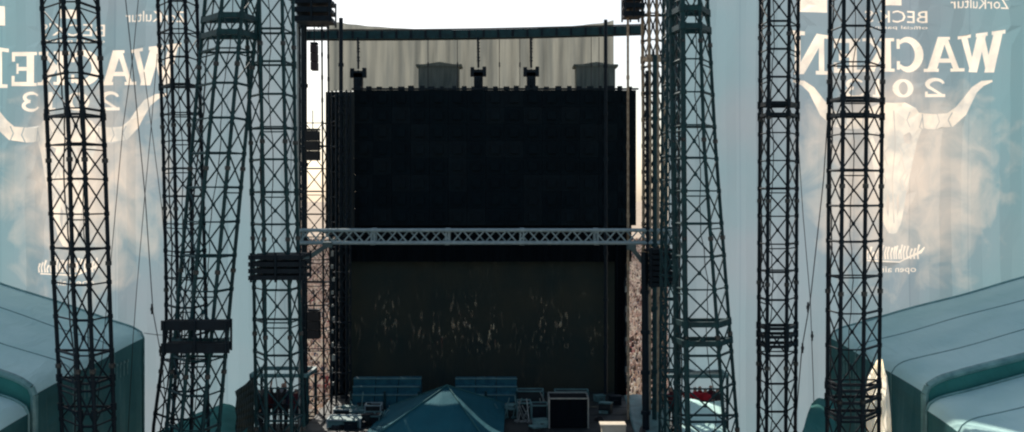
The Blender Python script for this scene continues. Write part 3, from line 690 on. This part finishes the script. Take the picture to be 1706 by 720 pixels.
t = thing('canopy', 'blue tarpaulin pyramid canopy in front of the gauze at the bottom centre', 'canopy', P(745, 745, 38))
A = P(745, 643, 40.5); FL = P(560, 772, 34.9); FR = P(836, 772, 34.9); BR = P(842, 672, 43); BL = P(650, 676, 43)
m = MB()
def tri(a_, b_, c_, n=8, sag=.12):
    g = [[None]*(n+1) for _ in range(n+1)]
    for i in range(n+1):
        for j in range(n+1-i):
            u, v = i/n, j/n; w = 1-u-v; p = a_*w+b_*u+c_*v; p = p+Vector((0, 0, -sag*27*u*v*w-sag*1.0*u*v)); g[i][j] = p
    for i in range(n):
        for j in range(n-i):
            m.face([g[i][j], g[i+1][j], g[i][j+1]])
            if i+j < n-1: m.face([g[i+1][j], g[i+1][j+1], g[i][j+1]])
for q0, q1 in ((FL, FR), (FR, BR), (BR, BL), (BL, FL)): tri(A, q0, q1)
o = m.build('tarpaulin', CANOPY, t, smooth=True); bm = bmesh.new(); bm.from_mesh(o.data); bmesh.ops.remove_doubles(bm, verts=bm.verts, dist=.001); bm.to_mesh(o.data); bm.free()
m = MB()
for q in (FL, FR, BR, BL): m.path([A+Vector((0, 0, .03)), A.lerp(q, .5)+Vector((0, 0, .02)), q], .022, 6)
m.build('ridge_seam', WALLC, t)
for q in (FL, FR, BR, BL):
    m = MB(); m.tube((q.x, q.y, 5.47 if q.y > 36 else 0), q, .05, 8); m.build('post', GALV, t)

def rack(label, x0, x1, Y):
    t = thing('board_stack', label, 'boards', P((x0+x1)/2, 668, Y), 'blue board stacks either side of the canopy peak')
    for k, (y, d, h) in enumerate(((637, .9, .05), (648, .45, .07), (660, .0, .1))):
        m = MB(); a_ = P(x0+k*1.5, y, Y); c_ = P(x1, y, Y)
        n = 3
        for q in range(n):
            xa = a_.x+(c_.x-a_.x)*q/n; xb = a_.x+(c_.x-a_.x)*(q+1)/n-.03
            zt = a_.z+random.uniform(-.01, .01)+h; m.box(((xa+xb)/2, Y+d, (zt+5.48)/2), ((xb-xa)/2, .215, (zt-5.48)/2))
        m.build('board', BLUEW, t)
        m = MB(); m.tube((a_.x, Y+d-.235, a_.z+h-.02), (c_.x, Y+d-.235, a_.z+h-.02), .03, 6); m.build('edge_rail', TEALB, t)
    for f in (0.01, .5, .99):
        a_ = P(x0+(x1-x0)*f, 668, Y); m = MB(); m.tube((a_.x, Y-.3, 5.47), (a_.x, Y-.3, P(0, 650, Y).z), .05, 6); m.build('support', STEEL_BLUE, t)
rack('stepped row of blue boards left of the canopy peak', 585, 700, 44)
rack('stepped row of blue boards right of the canopy peak', 757, 862, 44)

def flight(label, x0, x1, y0, y1, Y, dep, mat, top=None, name='equipment_case', cat='case', group='equipment on the stage floor'):
    t = thing(name, label, cat, (P((x0+x1)/2, y1, Y).x, Y+dep/2, 5.47), group)
    a_ = P(x0, y0, Y); c_ = P(x1, y1, Y); zt = a_.z; zb = max(5.475, c_.z) if c_.z > 5.475 else 5.475
    if zt <= zb+.05: zt = zb+.4
    m = MB(); m.box(((a_.x+c_.x)/2, Y+dep/2, (zt+zb)/2), ((c_.x-a_.x)/2-.02, dep/2-.02, (zt-zb)/2-.02)); m.build('body', mat, t)
    m = MB()
    for x in (a_.x, c_.x):
        for y in (Y, Y+dep): m.bar((x, y, zb), (x, y, zt), .05, .05)
        m.bar((x, Y, zt), (x, Y+dep, zt), .05, .05)
    for y in (Y, Y+dep): m.bar((a_.x, y, zt), (c_.x, y, zt), .05, .05)
    m.build('edge_frame', top or GALV, t)
    m = MB()
    for x in (a_.x+.1, c_.x-.1): m.tube((x, Y+.1, zb-.0), (x, Y+.1, zb+.08), .05, 8)
    m.build('caster', STEEL, t)
    return t
flight('black equipment case with pale top rail at the right of the stage floor', 915, 980, 664, 735, 40, 1.2, BLACK)
flight('small pale-framed amplifier rack just right of the canopy', 862, 884, 672, 708, 41.5, .7, STEEL, TEALB)
flight('low pale-framed rack between the canopy and the black case', 886, 912, 676, 712, 41.2, .7, STEEL, TEALB)
flight('dark case behind the racks with a light lid', 862, 905, 652, 668, 43.8, .6, DECK, TEALB)
flight('long dark case with pale rim behind the black case', 925, 980, 653, 668, 43.8, .6, DECK, TEALB)
flight('flat teal-topped case at the left end of the stage floor', 556, 592, 683, 700, 42.5, .6, DECK, ALU)
flight('flat case with a pale lid edge under the left board stack', 608, 634, 676, 692, 43, .6, DECK, ALU)
flight('low teal case at the bottom left of the stage floor', 545, 600, 700, 735, 40, .9, TEALB, ALU)
flight('dark open-framed case left of the canopy foot', 604, 632, 694, 730, 40.5, .9, STEEL, TEALB)
rr = random.Random(11)
GL = ['clamp bars lying beside the racks', 'short pipes beside the canopy edge', 'loose stand parts near the black case', 'small folded stand left of the canopy', 'microphone stands behind the low rack', 'short pipes beside the left flat case', 'bent stand at the bottom of the racks', 'folded stand between the two pale racks']
for k, (x, y) in enumerate(((870, 690), (845, 700), (905, 700), (640, 690), (898, 665), (600, 702), (880, 712), (852, 668))):
    m = MB(); o_ = P(x, y, 41+(k % 3)*.8); 
    for q in range(4):
        a_ = o_+Vector((rr.uniform(-.25, .25), rr.uniform(-.2, .2), 0)); a_.z = 5.5
        m.tube(a_, a_+Vector((rr.uniform(-.35, .35), rr.uniform(-.2, .2), rr.uniform(.3, .9))), .022, 6)
        m.box(a_+Vector((0, 0, .02)), (.09, .07, .03), rot=rr.random()*3)
    tag(m.build('equipment_stand', TEALB if k % 2 else GALV, origin=(o_.x, o_.y, 5.48)), GL[k], 'stand', 'stands among the stage equipment')
rr = random.Random(23)
for side, x0, x1, n in (('left', 560, 640, 13), ('right', 846, 912, 15), ('far right', 985, 1030, 5)):
    for k in range(n):
        x = rr.uniform(x0, x1); Y = rr.uniform(39.5, 45.5); X = (x-CX)/F*Y
        mat = (DECK, STEEL, DECK, TEALB, SEAMC)[k % 5]
        if k % 3 == 2:
            m = MB(); R_ = rr.uniform(.16, .26)
            for q in range(4): m.path([Vector((X+(R_-.02*q)*math.cos(a_*math.pi/6+q), Y+(R_-.02*q)*math.sin(a_*math.pi/6+q), 5.5+.03*q)) for a_ in range(13)], .016, 5)
            tag(m.build('cable_coil', CABLE, origin=(X, Y, 5.48)), 'coil of black cable lying on the stage floor %s of the canopy' % side, 'cable', 'cable coils on the stage floor, %s' % side)
        else:
            w_, d_, h_ = rr.uniform(.12, .34), rr.uniform(.12, .25), rr.uniform(.1, .42); rz = rr.uniform(-.5, .5)
            t = thing('tool_case', 'small scuffed case in the clutter %s of the canopy' % side, 'case', (X, Y, 5.475), 'small cases on the stage floor, %s' % side)
            m = MB(); m.box((X, Y, 5.48+h_*.5), (w_, d_, h_*.5), rot=rz); m.build('body', mat, t)
            m = MB(); m.box((X, Y, 5.48+h_+.02), (w_+.015, d_+.015, .022), rot=rz); m.build('lid', (TEALB, STEEL, GALV)[k % 3], t)
            m = MB(); cs_, sn_ = math.cos(rz), math.sin(rz); c0 = Vector((X+(d_+.03)*sn_, Y-(d_+.03)*cs_, 5.48+h_*.6)); m.tube(c0-Vector((cs_, sn_, 0))*.07, c0+Vector((cs_, sn_, 0))*.07, .014, 6); m.build('handle', CLAMP, t)
m = MB(); q = P(1022, 712, 38.5); m.box((q.x, 38.6, q.z-.15), (.42, .3, .24)); m.box((q.x-.02, 38.6, q.z+.1), (.46, .33, .02))  # added cream box stands in for a sunlit patch of the stage
tag(m.build('sunlit_patch_box', SUNPATCH, origin=(q.x, 38.6, q.z-.4)), 'cream box added for a sunlit patch at the bottom edge right of the black case', 'crate')
# pale teal sloping tarps lower right and the wing platforms
def tarp(label, quad, Y0, Y1, mat, name='ground_tarp'):
    a_, b_, c_, d_ = P(*quad[0], Y0), P(*quad[1], Y0), P(*quad[2], Y1), P(*quad[3], Y1)
    m = MB(); n = 10
    for i in range(n):
        for j in range(n):
            def q(i, j): u, v = i/n, j/n; p = (a_*(1-u)+b_*u)*(1-v)+(d_*(1-u)+c_*u)*v; p = p+Vector((0, 0, .05*math.sin(i*.9+j*.5)+.04*math.sin(j*1.1))); return p
            m.face([q(i, j), q(i+1, j), q(i+1, j+1), q(i, j+1)])
    o = m.build(name, mat, smooth=True, origin=(a_+b_)/2)
    bm = bmesh.new(); bm.from_mesh(o.data); bmesh.ops.remove_doubles(bm, verts=bm.verts, dist=.001); bm.to_mesh(o.data); bm.free()
    md = o.modifiers.new('thick', 'SOLIDIFY'); md.thickness = .03
    tag(o, label, 'tarpaulin')
tarp('pale teal sheet sloping beneath the right crowd strip', ((1062, 745), (1118, 745), (1112, 662), (1040, 655)), 38, 44, TEALB)
tarp('pale teal sheet behind the foot of the widening tower', ((1140, 750), (1222, 750), (1200, 668), (1130, 664)), 36, 42, ROOFC)
tarp('teal sheet on the ground between the left towers', ((215, 745), (400, 745), (420, 692), (372, 668)), 37, 43, WALLC2)
tarp('dark teal sheet heaped at the foot of the slim tower on the right', ((1330, 745), (1400, 745), (1385, 655), (1352, 668)), 33, 36, WALLC2)

# ---------------------------------------------------------------- people
def person_body(arms=0, lean=0.0, name='person'):
    me = bpy.data.meshes.new('sk'); 
    V = [(0,0,.95),(0,lean*.2,1.12),(0,lean*.5,1.35),(0,lean*.6,1.47),(0,lean*.7,1.56),(0,lean*.7,1.70)]
    R = [.15,.14,.17,.07,.085,.09]
    E = [(0,1),(1,2),(2,3),(3,4),(4,5)]
    for s in (-1, 1):
        k = len(V); V += [(s*.1,0,.88),(s*.11,-.02,.5),(s*.12,.03,.08),(s*.13,-.1,.04)]; R += [.1,.07,.045,.05]; E += [(0,k),(k,k+1),(k+1,k+2),(k+2,k+3)]
        k = len(V); y = lean*.55
        if arms == 0: a = [(s*.2,y,1.38),(s*.27,y,1.1),(s*.25,y-.12,.88),(s*.24,y-.16,.78)]
        elif arms == 1: a = [(s*.2,y,1.4),(s*.3,y-.05,1.62),(s*.26,y-.08,1.88),(s*.25,y-.08,2.0)]
        else: a = [(s*.2,y,1.38),(s*.28,y-.1,1.14),(s*.12,y-.28,1.18),(s*.05,y-.32,1.22)]
        V += a; R += [.065,.05,.038,.035]; E += [(2,k),(k,k+1),(k+1,k+2),(k+2,k+3)]
    me.from_pydata(V, E, []); o = bpy.data.objects.new('sk', me); C.objects.link(o)
    md = o.modifiers.new('s', 'SKIN'); 
    for i, sv in enumerate(me.skin_vertices[0].data): sv.radius = (R[i], R[i]*(.75 if i in (0, 1, 2) else 1)); sv.use_root = (i == 0)
    o.modifiers.new('ss', 'SUBSURF').levels = 1
    dg = bpy.context.evaluated_depsgraph_get(); dg.update()
    m2 = bpy.data.meshes.new_from_object(o.evaluated_get(dg)); bpy.data.objects.remove(o); bpy.data.meshes.remove(me)
    for p in m2.polygons:
        z = p.center.z; ax = abs(p.center.x)
        mi = 2
        if z > .92: mi = 1
        if z > 1.5 and ax < .14: mi = 0 if (p.center.y < lean*.7+.02 and z < 1.73) else 3
        if (arms == 0 and z < .9 and ax > .2) or (arms == 1 and ax > .15 and z > 1.66) or (arms == 2 and p.center.y < -.2+lean*.5 and z > 1.0): mi = 0
        p.material_index = mi; p.use_smooth = True
    return m2
SK = pbr('skin', (.5, .3, .22), (.42, .24, .17), 8, .6, 0, 0); HAIR = pbr('dark_hair', (.03, .02, .015), None, 20, .7, 0, 0); TRO = pbr('dark_trousers', (.02, .025, .035), None, 6, .8, 0, 0)
SH = {c: pbr(c.replace(' ', '_')+'_shirt', v, None, 6, .8, 0, 0) for c, v in {'dark red': (.35, .015, .025), 'bright red': (.6, .02, .04), 'black': (.012, .012, .014), 'dark grey': (.05, .05, .055), 'maroon': (.09, .01, .02), 'pale grey': (.4, .4, .42), 'navy': (.015, .02, .05)}.items()}
bodies = [person_body(0), person_body(1), person_body(2, -.1)]
def person(label, loc, rz, shirt, b=0, sc=1, group=None):
    src = bodies[b]; me = src.copy()
    for mm in (SK, SH[shirt], TRO, HAIR): me.materials.append(mm)
    o = bpy.data.objects.new('person', me); C.objects.link(o); o.location = loc; o.rotation_euler = (0, 0, rz); o.scale = (sc,)*3
    return tag(o, label, 'person', group)

# left covered stand with spectators
def stand(label, x0, x1, ytop, yfloor, Y, dep, cover, mat, group='covered spectator platforms below the banners'):
    a_ = P(x0, ytop, Y); c_ = P(x1, yfloor, Y); zf = c_.z
    t = thing('spectator_platform', label, 'platform', ((a_.x+c_.x)/2, Y+dep/2, 0), group)
    cx = (a_.x+c_.x)/2; hx = (c_.x-a_.x)/2
    m = MB(); m.box((cx, Y+dep/2, zf-.08), (hx, dep/2, .08)); m.build('floor', DECK, t)
    m = MB()
    for x in (a_.x, c_.x): m.tube((x, Y, zf+1.1), (x, Y+dep, zf+1.1), .025, 6)
    m.tube((a_.x, Y+dep, zf), (a_.x, Y+dep, zf+1.1), .03, 6); m.tube((c_.x, Y+dep, zf), (c_.x, Y+dep, zf+1.1), .03, 6)
    for z in (.45, .8, 1.1):
        m.tube((a_.x, Y, zf+z), (c_.x, Y, zf+z), .025, 6); m.tube((a_.x, Y+dep, zf+z), (c_.x, Y+dep, zf+z), .025, 6)
    for k in range(6):
        x = a_.x+(c_.x-a_.x)*k/5; m.tube((x, Y, zf), (x, Y, zf+1.1), .03, 6)
    m.build('railing', STEEL, t)
    for x in (a_.x, c_.x):
        for y in (Y+.03, Y+dep-.03):
            m = MB(); m.tube((x, y, 0), (x, y, a_.z if cover else zf+.1), .06, 8); m.build('post', STEEL_BLUE, t)
    if cover:
        m = MB(); m.bar((a_.x, Y, a_.z), (c_.x, Y, a_.z), .12, .14); m.bar((a_.x, Y+dep, a_.z), (c_.x, Y+dep, a_.z), .12, .14); m.bar((a_.x, Y, a_.z), (a_.x, Y+dep, a_.z), .12, .14); m.bar((c_.x, Y, a_.z), (c_.x, Y+dep, a_.z), .12, .14)
        m.build('roof_frame', TEALB, t)
    return zf
zl = stand('dark covered spectator platform at the foot of the upright left tower', 418, 512, 626, 722, 41.5, 1.8, True, STEEL)
# sloped dark side screen of that stand
t0 = P(394, 650, 41.0); m = MB()
a0, a1, a2, a3 = P(394, 735, 39.2), P(424, 735, 41.5), P(424, 628, 41.5), P(394, 652, 39.2)
n = 8
for i in range(n):
    for j in range(n):
        def q(i, j): u, v = i/n, j/n; p = (a0*(1-u)+a1*u)*(1-v)+(a3*(1-u)+a2*u)*v; return p+Vector((.03*math.sin(j*2.1+i), 0, 0))
        m.face([q(i, j), q(i+1, j), q(i+1, j+1), q(i, j+1)])
o = m.build('wind_screen', pbr('dark_green_sheet', (.012, .035, .035), (.03, .05, .045), 1.6, .8), smooth=True, origin=a0); md = o.modifiers.new('th', 'SOLIDIFY'); md.thickness = .03
tag(o, 'dark green side sheet closing the left end of the left spectator platform', 'sheet')
LP = [(430, 'black'), (441, 'dark grey'), (452, 'maroon'), (463, 'black'), (472, 'pale grey'), (482, 'navy'), (493, 'maroon'), (503, 'dark grey')]
OR = ['first', 'second', 'third', 'fourth', 'fifth', 'sixth', 'seventh', 'eighth']
for k, (x, s) in enumerate(LP):
    Y = 42.0+.9*((k*5) % 3)/2
    person('person in a %s shirt, %s from the left on the left spectator platform' % (s, OR[k]), (P(x, 0, Y).x, Y, zl), random.uniform(-.6, .6)+(math.pi if k % 2 else 0), s, (0, 2, 0, 1, 0, 2, 0, 0)[k], random.uniform(.92, 1.02), 'spectators on the left platform')
zr = stand('open-fronted spectator platform with people in red at the foot of the widening tower', 1108, 1212, 627, 714, 43.6, 1.5, True, STEEL)
RP = [(1118, 'maroon'), (1128, 'dark red'), (1158, 'bright red'), (1166, 'dark red'), (1175, 'bright red'), (1184, 'maroon'), (1196, 'dark grey')]
for k, (x, s) in enumerate(RP):
    Y = 44.0+.5*(k % 2)
    person('person in a %s shirt, %s from the left on the right spectator platform' % (s, OR[k]), (P(x, 0, Y).x, Y, zr), random.uniform(-.6, .6), s, (0, 2, 0, 2, 0, 0, 2)[k], random.uniform(.92, 1.0), 'spectators on the right platform')

# crowd: far-off mass, one object
def simple_person(raise_arm):
    v = []; f = []
    def ring(cx, cy, z, rx, ry, n=6): 
        b0 = len(v)
        for i in range(n): t = 2*math.pi*i/n; v.append((cx+rx*math.cos(t), cy+ry*math.sin(t), z))
        return b0
    def loft(rs, n=6, tag_=1):
        for a, c in zip(rs[:-1], rs[1:]):
            for i in range(n): j = (i+1) % n; f.append((a+i, a+j, c+j, c+i, tag_))
        f.append((rs[-1], rs[-1]+2, rs[-1]+3, rs[-1]+5, tag_)); f.append((rs[-1], rs[-1]+1, rs[-1]+2, rs[-1], tag_))
    loft([ring(0, 0, 0, .12, .1), ring(0, 0, .9, .17, .12)], tag_=2)
    loft([ring(0, 0, .9, .18, .12), ring(0, 0, 1.35, .23, .12), ring(0, 0, 1.5, .08, .07)], tag_=1)
    loft([ring(0, 0, 1.48, .06, .06), ring(0, 0, 1.6, .1, .11), ring(0, 0, 1.72, .09, .1), ring(0, 0, 1.77, .03, .04)], tag_=0)
    for s in (-1, 1):
        if raise_arm: loft([ring(s*.22, 0, 1.32, .05, .05), ring(s*.32, -.05, 1.65, .045, .045), ring(s*.26, -.1, 2.0, .04, .04)], tag_=0)
        else: loft([ring(s*.25, -.1, .95, .04, .05), ring(s*.27, 0, 1.15, .05, .05), ring(s*.21, 0, 1.42, .05, .05)], tag_=1)
    return np.array(v), f
var = [simple_person(False), simple_person(True)]
verts = []; loops = []; cols = []; base = 0
pal = [(.02,.02,.025)]*5+[(.9,.82,.7)]*9+[(.5,.42,.36),(.6,.5,.45),(.35,.08,.08),(.06,.07,.12),(.7,.62,.55),(.3,.22,.18),(.5,.3,.25),(.12,.1,.1)]  # extra cream shirts put the sunlit highlights into the clothing colours
def spot_list():
    out = []
    def fill(p0, p1, Ya, Yb, s0, k):
        Y = Ya
        while Y < Yb:
            s = s0*(1+(Y-60)/k); xa, xb = (p0-CX)/F*Y, (p1-CX)/F*Y; x = xa+random.random()*s
            while x < xb: out.append((x+random.uniform(-.2, .2), Y+random.uniform(-.25, .25))); x += s*random.uniform(.75, 1.3)
            Y += s*1.05
    fill(490, 566, 64, 330, .62, 260); fill(1030, 1115, 64, 330, .62, 260); fill(566, 1030, 66, 300, 1.05, 160)
    return out
spots = spot_list()
for x, y in spots:
    v, f = var[1 if random.random() < .25 else 0]
    a = random.uniform(-.7, .7); sc = random.uniform(.92, 1.08); cs, sn = math.cos(a)*sc, math.sin(a)*sc
    q = np.empty_like(v); q[:, 0] = v[:, 0]*cs-v[:, 1]*sn+x; q[:, 1] = v[:, 0]*sn+v[:, 1]*cs+y; q[:, 2] = v[:, 2]*sc
    verts.append(q); shirt = random.choice(pal); tro = random.choice(((.02,.025,.04),(.05,.06,.1),(.2,.16,.12),(.02,.02,.02))); skn = random.choice(((.62,.45,.36),(.7,.52,.42),(.5,.36,.28),(.1,.06,.04),(.85,.75,.6)))
    for ff in f:
        loops.append(tuple(base+i for i in ff[:-1]) if ff[0] != ff[3] else tuple(base+i for i in ff[:3])); cols.append((skn, shirt, tro)[ff[-1]])
    base += len(v)
me = bpy.data.meshes.new('crowd'); me.from_pydata(np.concatenate(verts).tolist(), [], loops)
at = me.attributes.new('Col', 'FLOAT_COLOR', 'FACE'); at.data.foreach_set('color', np.array([(*c, 1) for c in cols], dtype=np.float32).ravel())
m_, nt, out = newmat('crowd_clothes'); bs = nt.nodes.new('ShaderNodeBsdfPrincipled'); aa = nt.nodes.new('ShaderNodeAttribute'); aa.attribute_name = 'Col'
nt.links.new(aa.outputs['Color'], bs.inputs['Base Color']); bs.inputs['Roughness'].default_value = .7; nt.links.new(bs.outputs[0], out.inputs['Surface'])
me.materials.append(m_); o = bpy.data.objects.new('crowd', me); C.objects.link(o)
tag(o, 'sunlit festival crowd packed on the field behind the stage, seen in two strips', 'crowd', kind='stuff')
print('crowd', len(spots), len(loops))

# ---------------------------------------------------------------- camera, light
cam = bpy.data.cameras.new('Camera'); co = bpy.data.objects.new('Camera', cam); S.collection.objects.link(co)
co.location = (0, 0, EYE); co.rotation_euler = (math.radians(90), 0, 0)
cam.sensor_width = 36; cam.lens = 36*F/1706; cam.shift_y = -(360-HZ)/1706; cam.clip_end = 6000
S.camera = co
EL, AZ = math.radians(39), math.radians(-20)   # azimuth from +Y towards +X
to_sun = Vector((math.sin(AZ)*math.cos(EL), math.cos(AZ)*math.cos(EL), math.sin(EL)))
sl = bpy.data.lights.new('Sun', 'SUN'); so = bpy.data.objects.new('Sun', sl); S.collection.objects.link(so)
so.rotation_euler = to_sun.to_track_quat('Z', 'Y').to_euler(); sl.energy = 5.0; sl.angle = math.radians(.5); sl.color = (1, .92, .80)
w = bpy.data.worlds.new('World'); S.world = w; w.use_nodes = True; nt = w.node_tree
sky = nt.nodes.new('ShaderNodeTexSky'); sky.sky_type = 'NISHITA'; sky.sun_disc = False
sky.sun_elevation = EL; sky.sun_rotation = AZ; sky.dust_density = 1.6; sky.air_density = 1.0; sky.ozone_density = 1.0
hsv = nt.nodes.new('ShaderNodeHueSaturation'); hsv.inputs['Saturation'].default_value = .72; nt.links.new(sky.outputs[0], hsv.inputs['Color']); nt.links.new(hsv.outputs[0], nt.nodes['Background'].inputs['Color']); nt.nodes['Background'].inputs['Strength'].default_value = 0.13
S.view_settings.view_transform = 'Standard'; S.view_settings.look = 'None'; S.view_settings.exposure = 0.0; S.view_settings.gamma = 1
S.render.engine = 'CYCLES'; S.cycles.max_bounces = 6; S.cycles.transparent_max_bounces = 12
S.cycles.filter_width = 2.2; S.cycles.pixel_filter_type = 'BLACKMAN_HARRIS'
S.render.resolution_x = 1024; S.render.resolution_y = 432
